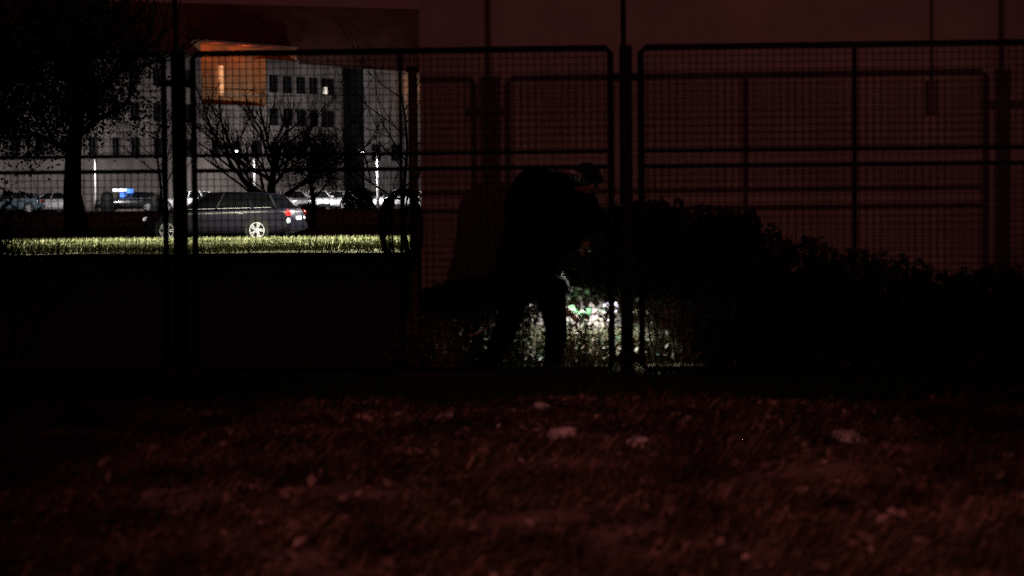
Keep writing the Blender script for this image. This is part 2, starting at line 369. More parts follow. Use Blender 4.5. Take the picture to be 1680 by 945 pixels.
# timber post and coil at the left end of the wall
pp = at(680, 440, 13.2); gpost = thing('timber_post', 'dark square post standing at the left end of the reddish wall', 'post', (pp.x, pp.y, 0))
MB().box((-0.031, -0.031, -0.1), (0.031, 0.031, 2.02)).build('shaft', 'timber', gpost)
MB().box((-0.042, -0.042, 2.02), (0.042, 0.042, 2.05)).build('cap', 'timber', gpost)
MB().tube([(0, -0.03, 1.2), (0, -0.09, 1.2), (0, -0.10, 1.23)], 0.008, 6).build('hook', 'black_trim', gpost)
coil = MB(); D = 13.09
for i in range(7):
    l = 613 + 4.4*i*random.uniform(.8, 1.1); rr = random.uniform(693, 705); bt = random.uniform(422, 452); tp = random.uniform(309, 318)
    cx = 664 + random.uniform(-6, 6); pts = []
    for k in range(40):
        t = 2*math.pi*k/40; c, s2 = math.cos(t), math.sin(t)
        hw = (cx - l) if c < 0 else (rr - cx)
        x = cx + hw*c*(0.80 + 0.2*max(0, s2)) * (1.0 if s2 < 0 else (1 - 0.15*s2*s2))
        y = (tp + bt)/2 - s2*(bt - tp)/2
        p = at(x, y, D - 0.004*i + 0.03*math.sin(t*2 + i)); pts.append(p)
    coil.tube(pts, 0.0092, 6, closed=True)
tag(coil.build('cable_coil', 'rubber', smooth=True), 'loose coil of black cable hanging beside the end of the wall', 'cable coil')

# ------------------------------------------------------------------ plants near the fence
def bush(name, label, cat, outline, d0, d1, n, size, group=None, m='leaf_dark', stems=14, base=0.0):
    """shrub under an outline of photo pixels [(px, py)]: stems and foliage through its volume"""
    x0 = outline[0][0]; x1 = outline[-1][0]; dm = (d0 + d1)/2
    c = at((x0 + x1)/2, 500, dm); root = thing(name, label, cat, (c.x, dm, 0), 0, group)
    def top(px):
        for (a, ya), (b, yb) in zip(outline, outline[1:]):
            if a <= px <= b: return ya + (yb - ya)*(px - a)/(b - a)
        return outline[-1][1]
    P = []
    while len(P) < n:
        px = random.uniform(x0, x1); d = random.uniform(d0, d1)
        zt = at(px, top(px), dm).z - base; x = at(px, 500, dm).x
        edge = 1 - 0.30*((d - dm)/((d1 - d0)/2))**2
        zt *= edge*(0.93 + 0.16*noise.noise(Vector((x*5, d*5, 1))) + 0.10*noise.noise(Vector((x*14, d*9, 4))))
        u = random.random()**0.6
        if noise.noise(Vector((x*7, d*7, u*zt*7))) > 0.32: continue
        P.append((x - c.x, d - dm, base + u*zt))
    V, F = leaves(np.array(P), size, 0.3)
    tag(raw('foliage', V, F, m, root), kind='stuff')
    st = MB()
    for i in range(stems):
        px = random.uniform(x0, x1); x = at(px, 500, dm).x - c.x; zt = (at(px, top(px), dm).z)*random.uniform(0.75, 1.03)
        x2 = x + random.uniform(-.12, .12)
        st.tube([(x*0.7, 0, 0), ((x + x2)/2*0.9, random.uniform(-.08, .08), zt*0.5), (x2, random.uniform(-.1, .1), zt)], [0.008, 0.006, 0.003], 5)
    st.build('stems', 'bark', root)
    return root
bush('bramble_bush', 'tall dark leafy bush at the wall right of the fence post beside the person', 'bush', [(1042, 320), (1060, 316), (1110, 322), (1140, 338), (1185, 334), (1215, 336), (1245, 352)], 12.9, 13.8, 8000, 0.055, 'dark bushes along the wall', base=0.42)
bush('bramble_bush', 'dark leafy bush pressed against the wall between the person and the fence post', 'bush', [(915, 430), (940, 385), (965, 345), (1000, 326), (1030, 318), (1060, 322)], 13.82, 13.94, 7000, 0.05, 'dark bushes along the wall', base=0.41)
bush('bramble_bush', 'bush with a falling top between the tallest bush and the low right hand shrubs', 'bush', [(1225, 352), (1260, 352), (1290, 366), (1310, 372), (1345, 384), (1375, 402), (1400, 408)], 12.4, 13.15, 5000, 0.05, 'dark bushes along the wall')
bush('bramble_bush', 'low dark shrub below the middle of the right hand fence panel', 'bush', [(1385, 404), (1420, 407), (1470, 418), (1500, 424), (1530, 434)], 12.4, 13.1, 4000, 0.048, 'dark bushes along the wall')
bush('bramble_bush', 'low dark shrub at the right edge under the dark post shadow', 'bush', [(1515, 436), (1560, 440), (1590, 422), (1620, 424), (1650, 434), (1700, 428), (1760, 430)], 12.35, 13.05, 5000, 0.048, 'dark bushes along the wall')
bush('bramble_bush', 'low weedy bush at the foot of the wall left of the person', 'bush', [(690, 476), (720, 462), (760, 458), (800, 448), (860, 440), (925, 430)], 13.2, 13.9, 4200, 0.045, 'dark bushes along the wall', base=0.36)
# leafless twiggy shrub at the left edge
def twigs(mb, p, dirv, length, r, depth, spread=0.6, n=(2, 3), up=0.08, mn=0.3):
    pts = [p]; d = dirv.normalized()
    for k in range(4):
        d = (d + Vector((random.uniform(-1, 1), random.uniform(-1, 1), random.uniform(-1, 1)))*0.16 + Vector((0, 0, up))).normalized()
        pts.append(pts[-1] + d*length/4)
    mb.tube(pts, [r, r*.9, r*.8, r*.68, r*.55], 5 if r > 0.01 else 4, cap=False)
    if depth == 0: return
    for i in range(random.randint(*n)):
        k = random.randint(1, 4)
        nd = (d + Vector((random.uniform(-1, 1), random.uniform(-.6, .6), random.uniform(-.7, 1)))*spread).normalized()
        twigs(mb, pts[k], nd, length*random.uniform(0.55, 0.8), r*0.58, depth - 1, spread, n, up, mn)
random.seed(21)
c = at(20, 500, 13.6); sh = thing('twiggy_shrub', 'bare dark shrub with crossing twigs at the left edge before the lit lawn', 'shrub', (c.x, 13.6, 0))
st = MB()
for i in range(9):
    twigs(st, Vector((random.uniform(-.12, .12), random.uniform(-.15, .15), 0)), Vector((random.uniform(-.5, .75), random.uniform(-.3, .3), 1)), random.uniform(.55, .8), 0.010, 3, 0.75, (2, 3), 0.02)
st.build('branches', 'bark', sh)
P = RNG.normal(size=(2600, 3))*np.array([0.12, 0.2, 0.22]) + np.array([-0.24, 0, 0.80]); P = P[P[:, 2] > 0.2]
V, F = leaves(P, 0.055); tag(raw('foliage', V, F, 'leaf_dark', sh), kind='stuff')
random.seed(5)
# grass strip along the fence, partly lit by the torch
def grass_patch(name, label, x0, x1, y0, y1, n, h, w, m, lean, bend=0.4, dens=None):
    P = np.stack([RNG.uniform(x0, x1, n), RNG.uniform(y0, y1, n), np.zeros(n)], 1)
    if dens: P = P[[dens(a, b) for a, b in P[:, :2]]]
    for p in P: p[2] = ground_z(p[0], p[1]) - 0.01
    V, F = blades(P, h, w, lean, bend)
    return tag(raw(name, V, F, m), label, 'grass', kind='stuff')
grass_patch('fence_grass', 'dark green grass growing along the foot of the fence', -4.2, 4.2, 10.62, 12.5, 32000, 0.10, 0.004, 'blade_dark', (0.2, 0, 0))
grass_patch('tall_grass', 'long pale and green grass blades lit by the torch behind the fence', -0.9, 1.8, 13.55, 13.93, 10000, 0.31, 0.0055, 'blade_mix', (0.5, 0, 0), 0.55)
n = 1900
P = np.stack([RNG.uniform(-0.9, 1.7, n), RNG.uniform(13.35, 13.9, n), RNG.random(n)**1.4*0.34 + 0.01], 1)
V, F = leaves(P, 0.05, 0.2, 0.5)
tag(raw('weed_leaves', V, F, 'mixed_leaf'), 'mixed pale brown and green leaves among the torchlit grass', 'weeds', kind='stuff')
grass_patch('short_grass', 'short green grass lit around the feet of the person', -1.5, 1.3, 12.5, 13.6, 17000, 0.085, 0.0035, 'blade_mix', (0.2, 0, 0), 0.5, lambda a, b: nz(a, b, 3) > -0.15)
def weed(label, px, py, d, m, n, spread, size, cat='plant', aspect=0.7):
    p = at(px, py, d); root = thing('weed_plant', label, cat, (p.x, d, 0), random.uniform(0, 6), 'torchlit weeds at the foot of the wall')
    st = MB(); P = []
    for i in range(n):
        a = random.uniform(0, 6.28); r = spread*math.sqrt(random.random()); z = p.z + random.uniform(-1, 1)*spread*0.75
        q = (r*math.cos(a), r*math.sin(a)*0.6, z); P.append(q)
        st.tube([(q[0]*.2, q[1]*.2, 0), (q[0]*.6, q[1]*.6, z*.6), q], [0.0035, 0.003, 0.0015], 4)
    st.build('stems', 'blade_mix', root)
    lb = leaves(np.zeros((1, 3)), size)[0]
    base = None
    for q in P:
        if base is None or len(base) < 5:
            V, F = [], []
            L = size*random.uniform(0.7, 1.25); nn = 7
            for k in range(nn):
                t = k/(nn - 1); ww = L*aspect*0.5*math.sin(math.pi*min(1, t**0.8*0.97 + 0.015))
                zc = -0.25*L*t*t
                V += [(t*L - L/2, ww, zc + ww*0.25), (t*L - L/2, 0, zc), (t*L - L/2, -ww, zc + ww*0.25)]
            for k in range(nn - 1):
                F += [(3*k, 3*k+1, 3*k+4, 3*k+3), (3*k+1, 3*k+2, 3*k+5, 3*k+4)]
            me = bpy.data.meshes.new('leaf'); me.from_pydata(V, [], F); me.update(); me.shade_smooth(); me.materials.append(M[m])
            base = (base or []) + [me]; mm = me
        else: mm = random.choice(base)
        o = bpy.data.objects.new('leaf', mm); C.objects.link(o); o.parent = root; o.location = q
        o.rotation_euler = (random.uniform(-.9, .9) + 0.5, random.uniform(-.9, .9), random.uniform(0, 6.28))
weed('cluster of round pale leaves seen between the legs of the person', 872, 512, 13.5, 'pale_leaf', 16, 0.075, 0.055, aspect=0.85)
weed('bright green leafed weed just right of the right leg, behind the pale stick', 955, 517, 13.5, 'green_leaf', 20, 0.075, 0.055)
weed('greyish lilac leafed weed left of the fence post', 1003, 510, 13.48, 'lilac_leaf', 18, 0.085, 0.05, aspect=0.5)
weed('brown leafed weed low between the right leg and the fence post', 968, 548, 13.4, 'brown_leaf', 34, 0.17, 0.05, aspect=0.5)
weed('pale leafed weed close to the right trouser leg', 938, 535, 13.42, 'pale_leaf', 12, 0.07, 0.04, aspect=0.5)
weed('dim brown weed right of the fence post in the spill of the torch', 1110, 520, 13.45, 'brown_leaf', 24, 0.15, 0.045, aspect=0.45)
weed('faint weed left of the person in the spill of the torch', 720, 552, 13.3, 'brown_leaf', 16, 0.16, 0.04, aspect=0.45)
stick = MB().box((-0.019, -0.012, -0.07), (0.019, 0.012, 0.07))
o = stick.build('pale_stick', 'white_wood'); o.location = at(938, 517, 13.4); o.rotation_euler = (0.15, R(-44), 0)
tag(o, 'short thick pale stick slanting in the torchlight beside the right leg', 'stick')
tw = MB().tube([at(768, 551, 13.2), at(785, 546, 13.2), at(800, 538, 13.18)], [0.006, 0.006, 0.007], 6)
tag(tw.build('dry_twig', 'white_wood'), 'thin pale twig touching the left leg of the person', 'twig')

# ------------------------------------------------------------------ person
DP = 13.25
def pp3(px, py, dy=0.0):
    v = at(px, py, DP); return Vector((v.x, v.y + dy, v.z))
def remeshed(name, mb, m, parent, voxel=0.012, smooth_it=6):
    me = bpy.data.meshes.new('tmp'); me.from_pydata(mb.v, [], mb.f); me.update()
    t = bpy.data.objects.new('tmp', me); C.objects.link(t)
    r = t.modifiers.new('r', 'REMESH'); r.mode = 'VOXEL'; r.voxel_size = voxel
    s = t.modifiers.new('s', 'SMOOTH'); s.iterations = smooth_it; s.factor = 0.5
    dg = bpy.context.evaluated_depsgraph_get(); out = bpy.data.meshes.new_from_object(t.evaluated_get(dg))
    bpy.data.objects.remove(t); bpy.data.meshes.remove(me)
    out.name = name; out.materials.clear(); out.shade_smooth()
    return link(name, out, m, parent)
def chain(mb, nodes, n=14, steps=5):
    """rounded, tapering limb through (point, radius) nodes"""
    pts, rad = [], []
    for (a, ra), (b, rb) in zip(nodes, nodes[1:]):
        for k in range(steps):
            t = k/steps; pts.append(a.lerp(b, t)); rad.append(ra + (rb - ra)*t)
    pts.append(nodes[-1][0]); rad.append(nodes[-1][1]); mb.tube(pts, rad, n)
    for p, r in nodes: mb.ball(p, r, 2)
feetY = ground_z(0.2, 13.25)
root0 = pp3(868, 612); person = thing('person', 'person in dark clothes bending over with a torch behind the fence', 'person', (root0.x, DP, feetY))
inv = Matrix.Translation(-Vector((root0.x, DP, feetY)))
def rel(v): return inv @ v
pelvis = pp3(868, 452); chest = pp3(893, 352); neck = pp3(935, 300); head = pp3(960, 299, -0.02)
hL, kL, aL = pp3(847, 462, -.03), pp3(832, 535, -.10), pp3(802, 603, 0.0)
hR, kR, aR = pp3(898, 462, .05), pp3(913, 535, -.02), pp3(908, 603, .06)
sL, eL, wL = pp3(856, 322, -.06), pp3(838, 400, -.02), pp3(868, 455, .16)
sR, eR, wR = pp3(958, 328, .04), pp3(985, 368, .08), pp3(968, 392, .22)
# body: head with a face, neck, trunk, arms, legs as one surface
b = MB()
fw = (Vector((0.52, 0.66, -0.58))).normalized(); upv = Vector((0.55, 0.0, 0.80)); upv = (upv - fw*upv.dot(fw)).normalized(); sd = fw.cross(upv)
def hp(f, s, u): return head + fw*f + sd*s + upv*u
def ell(mb, c, rf, rs, ru, sub=3):
    t = MB().ball((0, 0, 0), 1, sub); mb.add([c + fw*v[0]*rf + sd*v[1]*rs + upv*v[2]*ru for v in t.v], t.f)
ell(b, hp(-0.01, 0, 0.02), 0.098, 0.076, 0.100); ell(b, hp(0.035, 0, -0.055), 0.058, 0.055, 0.062)
ell(b, hp(0.066, 0, -0.098), 0.024, 0.026, 0.020, 2)                                   # chin
chain(b, [(hp(0.088, 0, 0.012), 0.010), (hp(0.112, 0, -0.028), 0.015)], 8, 3)          # nose
for s in (-1, 1):
    ell(b, hp(0.074, s*0.031, 0.030), 0.020, 0.020, 0.009, 2)                          # brow
    ell(b, hp(0.076, s*0.030, 0.008), 0.013, 0.014, 0.010, 2)                          # eye
    ell(b, hp(0.0, s*0.078, -0.005), 0.020, 0.009, 0.032, 2)                           # ear
ell(b, hp(0.090, 0, -0.060), 0.011, 0.024, 0.006, 2); ell(b, hp(0.087, 0, -0.073), 0.011, 0.021, 0.007, 2)   # lips
chain(b, [(neck, 0.062), (hp(-0.03, 0, -0.05), 0.056)])
chain(b, [(pelvis, 0.145), (pp3(874, 405), 0.14), (chest, 0.155), (pp3(918, 318), 0.12), (neck, 0.07)])
for s_, e_, w_ in ((sL, eL, wL), (sR, eR, wR)):
    chain(b, [(pp3(910, 325), 0.09), (s_, 0.062), (e_, 0.045), (w_, 0.030)])
for h_, k_, a_ in ((hL, kL, aL), (hR, kR, aR)):
    chain(b, [(pelvis, 0.11), (h_, 0.09), (k_, 0.058), (a_, 0.042)])
    chain(b, [(a_, 0.042), (a_ + Vector((0.09, -0.05, -0.045)), 0.034), (a_ + Vector((0.15, -0.08, -0.05)), 0.026)])
def hand(mb, w, d, pn, curl, s=1.0):
    """palm from the wrist along d, pn = palm normal; four bent fingers and a thumb"""
    d = d.normalized(); pn = (pn - d*pn.dot(d)).normalized(); sv = d.cross(pn)
    for o_, r_ in ((-0.03, .013), (-0.01, .014), (0.01, .014), (0.03, .012)):
        chain(mb, [(w + d*0.005 + sv*o_*0.6, .015), (w + d*0.085 + sv*o_, r_)], 8, 3)
    for o_, L in ((-0.033, .066), (-0.011, .078), (0.011, .073), (0.033, .058)):
        p = w + d*0.088 + sv*o_; q1 = p + (d*math.cos(curl) + pn*math.sin(curl))*L*.45
        q2 = q1 + (d*math.cos(curl*2.1) + pn*math.sin(curl*2.1))*L*.33; q3 = q2 + (d*math.cos(curl*2.9) + pn*math.sin(curl*2.9))*L*.25
        chain(mb, [(p, .0095), (q1, .0088), (q2, .008), (q3, .007)], 8, 3)
    t0 = w + d*0.025 - sv*0.03; t1 = t0 + (d*.6 - sv*.65 + pn*.45).normalized()*.042; t2 = t1 + (d*.7 + pn*.75 + sv*.15).normalized()*.032
    chain(mb, [(t0, .014), (t1, .011), (t2, .009)], 8, 3)
torch_dir = Vector((0.02, 0.50, -0.86)).normalized()
hand(b, wR, (Vector((-0.55, -0.1, -0.55))), Vector((-0.4, 0.6, -0.3)), 0.85)
hand(b, wL, Vector((0.35, 0.0, -1)), Vector((0.5, 0.4, 0.2)), 0.4)
b.v = [tuple(rel(Vector(v))) for v in b.v]
body = remeshed('body', b, 'skin', person, 0.007, 3)
# jacket
j = MB()
chain(j, [(pp3(870, 452), 0.19), (pp3(870, 415), 0.195), (pp3(884, 360), 0.205), (pp3(900, 325), 0.175), (pp3(930, 305), 0.105)])
j.ball(pp3(880, 318, -0.03), (0.185, 0.17, 0.19), 3); j.ball(pp3(866, 345, 0.02), (0.165, 0.16, 0.23), 3); j.ball(pp3(862, 425, 0.0), (0.205, 0.17, 0.22), 3); j.ball(pp3(915, 380, 0.04), (0.19, 0.15, 0.22), 3)
j.ball(pp3(908, 334, 0), (0.2, 0.17, 0.2), 3); j.ball(pp3(940, 335, 0.02), (0.15, 0.15, 0.13), 3)
chain(j, [(pp3(905, 320), 0.12), (sL, 0.088), (eL, 0.07), (wL.lerp(eL, .12), 0.052)])
chain(j, [(pp3(915, 325), 0.12), (sR, 0.088), (eR, 0.068), (wR.lerp(eR, .2), 0.050)])
for px in (838, 860, 890, 912): j.ball(pp3(px, 470, 0.03*math.sin(px)), (0.10, 0.12, 0.085), 2)
j.v = [tuple(rel(Vector(v) + Vector(noise.noise_vector(Vector(v)*9))*0.008)) for v in j.v]
remeshed('jacket', j, 'cloth', person, 0.013, 2)
tr = MB()
for h_, k_, a_ in ((hL, kL, aL), (hR, kR, aR)):
    chain(tr, [(pelvis, 0.13), (h_, 0.118), (h_.lerp(k_, .55), 0.098), (k_, 0.080), (k_.lerp(a_, .4), 0.076), (a_ + Vector((0, 0, 0.015)), 0.062)])
tr.v = [tuple(rel(Vector(v) + Vector(noise.noise_vector(Vector(v)*11))*0.009)) for v in tr.v]
remeshed('trousers', tr, 'trousers', person, 0.012, 2)
for a_ in (aL, aR):
    sh_ = MB(); chain(sh_, [(a_, 0.055), (a_ + Vector((0.0, 0, -0.04)), 0.05), (a_ + Vector((0.10, -0.055, -0.055)), 0.043), (a_ + Vector((0.165, -0.09, -0.06)), 0.035)], 10, 3)
    sh_.v = [tuple(rel(Vector(v))) for v in sh_.v]
    so = remeshed('shoe', sh_, 'cloth', person, 0.009, 2)
    sl = MB(); chain(sl, [(a_ + Vector((-0.03, 0.01, -0.085)), 0.012), (a_ + Vector((0.10, -0.055, -0.09)), 0.012), (a_ + Vector((0.18, -0.10, -0.085)), 0.010)], 8, 3)
    sl.v = [tuple(rel(Vector(v))) for v in sl.v]; remeshed('sole', sl, 'sole', so, 0.007, 1)
h = MB(); ell(h, hp(-0.022, 0, 0.036), 0.106, 0.086, 0.098); ell(h, hp(-0.065, 0, -0.01), 0.06, 0.075, 0.075)
ell(h, hp(0.045, 0, 0.085), 0.055, 0.07, 0.03)
h.v = [tuple(rel(Vector(v) + Vector(noise.noise_vector(Vector(v)*40))*0.006)) for v in h.v]
remeshed('hair', h, 'hair', person, 0.008, 1)
co = MB(); cc = pp3(934, 296, -0.05)
pts = [(pp3(908, 281, -0.09), 0.014), (pp3(918, 281, -0.15), 0.030), (pp3(932, 284, -0.18), 0.038), (pp3(946, 290, -0.175), 0.036), (pp3(957, 299, -0.12), 0.018)]
chain(co, pts, 10, 5)
co.v = [tuple(rel(Vector(v) + Vector(noise.noise_vector(Vector(v)*45))*0.012)) for v in co.v]
tag(remeshed('collar', co, 'glint', person, 0.006, 1), 'pale patterned collar at the nape')
# torch held in the hand
tp = wR + Vector((0.005, 0.03, 0.02)); torch = thing('torch', 'small lit torch in the hand of the bending person', 'torch', tp)
torch.rotation_euler = torch_dir.to_track_quat('Z', 'Y').to_euler()
MB().lathe([(0.012, -0.07), (0.013, -0.065), (0.013, 0.07), (0.019, 0.09), (0.019, 0.12)], 14).build('barrel', 'black_trim', torch)
MB().lathe([(0.016, 0.1205), (0.012, 0.125), (0.006, 0.128)], 14).build('lens', 'torch_lens', torch)
tl = tp + torch_dir*0.135
lamp('torch_beam', 'SPOT', tl, 34, (1, 0.96, 0.92), (0.46, 13.74, -0.08), 68, 0.6, 0.012)
lamp('torch_spill', 'SPOT', tl, 92, (1, 0.96, 0.92), (0.40, 13.38, -0.1), 116, 0.5, 0.012)

# ------------------------------------------------------------------ trees
def tree(name, label, px, d, h_, trunk_r, seed, crown=None, lean=0.0, limbs=8, depth=3, m='leaf_tree', leafn=0, leafs=0.3, wscale=1.0, group=None, first=0.35):
    random.seed(seed); c = at(px, 350, d); root = thing(name, label, 'tree', (c.x, d, 0), 0, group)
    t = MB(); pts = [Vector((lean*h_*k/6 + 0.02*h_*math.sin(k*1.3 + seed), 0.01*h_*math.cos(k*2 + seed), h_*k/6)) for k in range(7)]
    t.tube(pts, [trunk_r*(1.25 if k == 0 else 1 - 0.13*k) for k in range(7)], 10)
    t.build('trunk', 'bark', root, True)
    br = MB(); tips = []
    for i in range(limbs):
        k = first + (1 - first)*i/limbs; p = pts[min(6, int(k*6))].lerp(pts[min(6, int(k*6) + 1)], k*6 % 1)
        a = i*2.4 + seed
        twigs(br, p, Vector((math.cos(a), math.sin(a)*0.8, 0.55)), h_*0.36*wscale*(1.15 - 0.5*k), trunk_r*0.42*(1.1 - 0.6*k), depth, 0.55, (2, 4), 0.05)
    br.build('branches', 'bark', root)
    if leafn:
        K = 110; cs = RNG.normal(size=(K, 3)); cs /= np.linalg.norm(cs, axis=1)[:, None]; cs *= RNG.random(K)[:, None]**0.4
        cs = cs*np.array(crown[1]) + np.array(crown[0])
        P = cs[RNG.integers(0, K, leafn)] + RNG.normal(size=(leafn, 3))*np.array(crown[1])*0.13
        V, F = leaves(P, leafs); tag(raw('crown', V, F, m, root), kind='stuff')
    return root
tree('leafy_tree', 'large dark leafy tree with a thick trunk at the left, before the building', 126, 76, 9.2, 0.42, 3, ((-1.7, 0, 6.6), (4.9, 3.4, 3.6)), 0.0, 12, 3, leafn=30000, leafs=0.18)
tree('bare_tree', 'bare forked tree rising behind the dark estate car', 447, 74, 3.3, 0.27, 8, None, 0.0, 11, 4, wscale=2.1, first=0.16)
tree('round_tree', 'broad dark brown leaved tree right of the bare tree, above the parked cars', 512, 92, 3.9, 0.17, 12, ((0.1, 0, 3.1), (2.1, 1.7, 1.6)), 0.0, 10, 4, leafn=4200, leafs=0.13)
tree('bare_tree', 'slender bare tree whose branches cross the light lamp post beside the wall', 668, 34, 3.2, 0.05, 15, None, -0.02, 12, 3, wscale=1.15, first=0.15)
tree('bare_tree', 'thin bare tree standing left of the left fence post near the bins', 262, 100, 5.5, 0.10, 18, None, 0.0, 9, 4, wscale=1.3)
bush('low_hedge', 'low dark hedge before the parked cars left of the pale lamp post', 'hedge', [(566, 312), (575, 300), (592, 298), (606, 304), (613, 318)], 121, 123.5, 1500, 0.22, m='leaf_dark')
bush('low_hedge', 'low dark hedge right behind the tail of the dark estate', 'hedge', [(498, 338), (506, 331), (520, 333), (530, 340)], 121, 123.5, 900, 0.2, m='leaf_dark')
random.seed(99)

# ------------------------------------------------------------------ cars
def car(name, label, px, d, rz, paint, L=4.6, W=1.8, H=1.46, estate=True, group=None, lit_tail=False, detail=True, z=0.636, lit_head=False):
    c = at(px, 350, d); root = thing(name, label, 'car', (c.x, d, z), rz, group)
    s = L/4.6; k = H/1.46; hw = W/2
    st = [(-2.30, .60, .66), (-2.24, .70, .80), (-2.05, .79, .92), (-1.6, .87, .98), (-1.15, .93, 1.0), (-.4, .95, 1.0), (.6, .97, 1.0), (1.4, .99, 1.0), (1.9, .99, .97), (2.15, .97, .90), (2.27, .85, .82), (2.30, .66, .76)]
    V = []; F = []; n = 12
    for x, zt, w in st:
        w *= hw; zb = .20 if abs(x) < 2.1 else .30
        half = [(w*.80, zb), (w*.97, zb + .08), (w, .45), (w*.99, zt - .16), (w*.95, zt - .05), (w*.80, zt)]
        V += [(x*s, -y, zz*k) for y, zz in half] + [(x*s, y, zz*k) for y, zz in reversed(half)]
    for i in range(len(st) - 1):
        for q in range(n): F.append((i*n + q, (i+1)*n + q, (i+1)*n + (q+1) % n, i*n + (q+1) % n))
    F += [tuple(range(n)), tuple(range((len(st)-1)*n + n - 1, (len(st)-1)*n - 1, -1))]
    body = MB().add(V, F).build('body', paint, root, True)
    xr = 2.12 if estate else 1.75
    base = [(-1.30, 0, .93), (-1.22, .45, .93), (-.98, .80, .94), (.1, .86, .965), (1.2, .85, .985), (xr - .22, .78, .99), (xr, .42, .985), (xr + .03, 0, .985)]
    rf = [(-.48, 0, 1.43), (-.44, .38, 1.42), (-.30, .58, 1.40), (.25, .62, 1.44), (.95, .61, 1.43), ((1.52 if estate else .95) + .1, .56, 1.385 if estate else 1.36), ((1.70 if estate else 1.05) + .05, .34, 1.38 if estate else 1.36), ((1.72 if estate else 1.08) + .05, 0, 1.38 if estate else 1.365)]
    ring = lambda r, g=0: [(x*s, -(y*W/1.8 + (g if y else 0)), zz*k) for x, y, zz in r] + [(x*s, y*W/1.8 + g, zz*k) for x, y, zz in reversed(r[1:-1])]
    A = ring(base); B = ring(rf); m = len(A)
    MB().add(A + B, [(i, (i+1) % m, m + (i+1) % m, m + i) for i in range(m)]).build('window_glass', 'glass', root)
    R2 = [(x*1.0, y*1.015, zz + 0.004) for x, y, zz in B]; top = [(x*.93 + .03, y*.86, zz + .035*k) for x, y, zz in B]
    MB().add(R2 + top, [(i, (i+1) % m, m + (i+1) % m, m + i) for i in range(m)] + [tuple(range(m, 2*m))]).build('roof', paint, root, True)
    pl = MB(); whole = pl
    for i in (2, 3, 4, 5, m - 2, m - 3, m - 4, m - 5):
        if lit_tail: pl = MB()
        a, b_ = Vector(A[i]), Vector(B[i]); o_ = Vector((0, math.copysign(.006, a.y), 0)); pl.tube([a + o_, b_ + o_], .035, 6)
        if lit_tail: pl.build('pillar', paint, root)
    if not lit_tail: whole.build('pillars', paint, root)['kind'] = 'stuff'
    for sx in (-1.37*s - .05, 1.37*s - .02):
        for sy in (-1, 1):
            mt = Matrix.Translation((sx, sy*(hw - .10), .325)) @ Matrix.Rotation(R(90*-sy), 4, 'X')
            ar = MB().lathe([(.385, -.08), (.385, .104)], 24, Matrix.Translation((sx, sy*(hw - .10), .36)) @ Matrix.Rotation(R(90*-sy), 4, 'X')).build('wheel_arch', 'black_trim', root)
            wh = MB().lathe([(.22, -.1), (.30, -.105), (.325, -.08), (.325, .09), (.30, .115), (.235, .118)], 24, mt).build('wheel', 'tyre', root, True)
            rim = MB().lathe([(.235, .10), (.24, .125), (.215, .126), (.205, .10)], 24, mt)
            for q in range(5):
                a = q*2*math.pi/5; e = Vector((math.cos(a), math.sin(a), 0)); f_ = Vector((-math.sin(a), math.cos(a), 0))
                for o_ in (-.022, .022): rim.tube([mt @ (e*.03 + f_*o_*.6 + Vector((0, 0, .124))), mt @ (e*.215 + f_*o_*1.5 + Vector((0, 0, .126)))], .021, 5)
            rim.lathe([(.055, .11), (.05, .138)], 12, mt); rim.build('rim', 'alloy', wh)
    for sy in (-1, 1):
        MB().ball((-2.19*s, sy*hw*.66, .665*k), (.09, .20, .075), 2).build('headlight', 'white_lit' if lit_head else ('glint_glow' if (lit_tail and sy < 0) else 'lens'), root, True)  # the estate's near headlight glows to imitate a white glint
        MB().ball((2.225*s, sy*hw*.76, .83*k), (.085, .14, .10), 2).build('tail_light', 'red_lit' if (lit_tail and sy < 0) else 'red_lens', root, True)
        if detail:
            mi = MB().ball((-.88*s, sy*(hw*.99 + .06), 1.0*k), (.075, .10, .065), 2).build('wing_mirror', paint, root, True)
            for x in (-.15, .85): MB().ball((x*s, sy*(hw*.995), .82*k), (.10, .022, .017), 2).build('door_handle', 'chrome', root, True)
            sm = MB()
            for x in (-.92, .18, 1.12): sm.box(((x - .005)*s, sy*hw*.975 - .012, .34), ((x + .005)*s, sy*hw*.975 + .026*sy*0 + .012, .90*k))
            sm.build('door_seam', 'black_trim', root)
            MB().tube([(-1.0*s, sy*hw*.90, .955*k), (.2*s, sy*hw*.945, .975*k), (1.3*s, sy*hw*.94, .995*k), (1.75*s, sy*hw*.9, 1.0*k)], .011, 6).build('window_trim', 'chrome', root)
    MB().box((-2.335*s, -.42, .30), (-2.22*s, .42, .48)).build('grille', 'black_trim', root)
    MB().box((2.27*s, -.26, .62), (2.325*s, .26, .74)).build('number_plate', 'glint_glow' if lit_tail else 'lens', root)  # the estate's plate glows to imitate white reflections at the rear
    if lit_tail:
        MB().ball((2.25*s, hw*.62, .68), (.07, .13, .06), 2).build('rear_glint', 'white_lit', root, True)  # added glowing balls, imitating white glints on the tail
        MB().ball((2.26*s, -hw*.86, .60), (.06, .06, .09), 2).build('rear_glint', 'glint_glow', root, True)
    MB().box((2.20*s, -hw*.80, .36), (2.345*s, hw*.80, .52)).build('bumper', paint, root)
    return root
main = car('estate_car', 'dark estate car with its tail light glowing red, on the road behind the lawn', 367, 58.0, -0.22, 'navy', L=4.75, W=1.8, H=1.46, lit_tail=True, z=0.014)
for nme, col in (('silver', (0.6, 0.6, 0.62)), ('white', (0.85, 0.85, 0.86)), ('blue', (0.03, 0.08, 0.25)), ('teal', (0.10, 0.15, 0.18)), ('black', (0.012, 0.012, 0.014)), ('grey', (0.18, 0.18, 0.19))):
    M['p_' + nme] = mat(nme + '_car_paint', col, 0.2, spec=0.5, coat=1.0)
G = 'cars in the far car park'
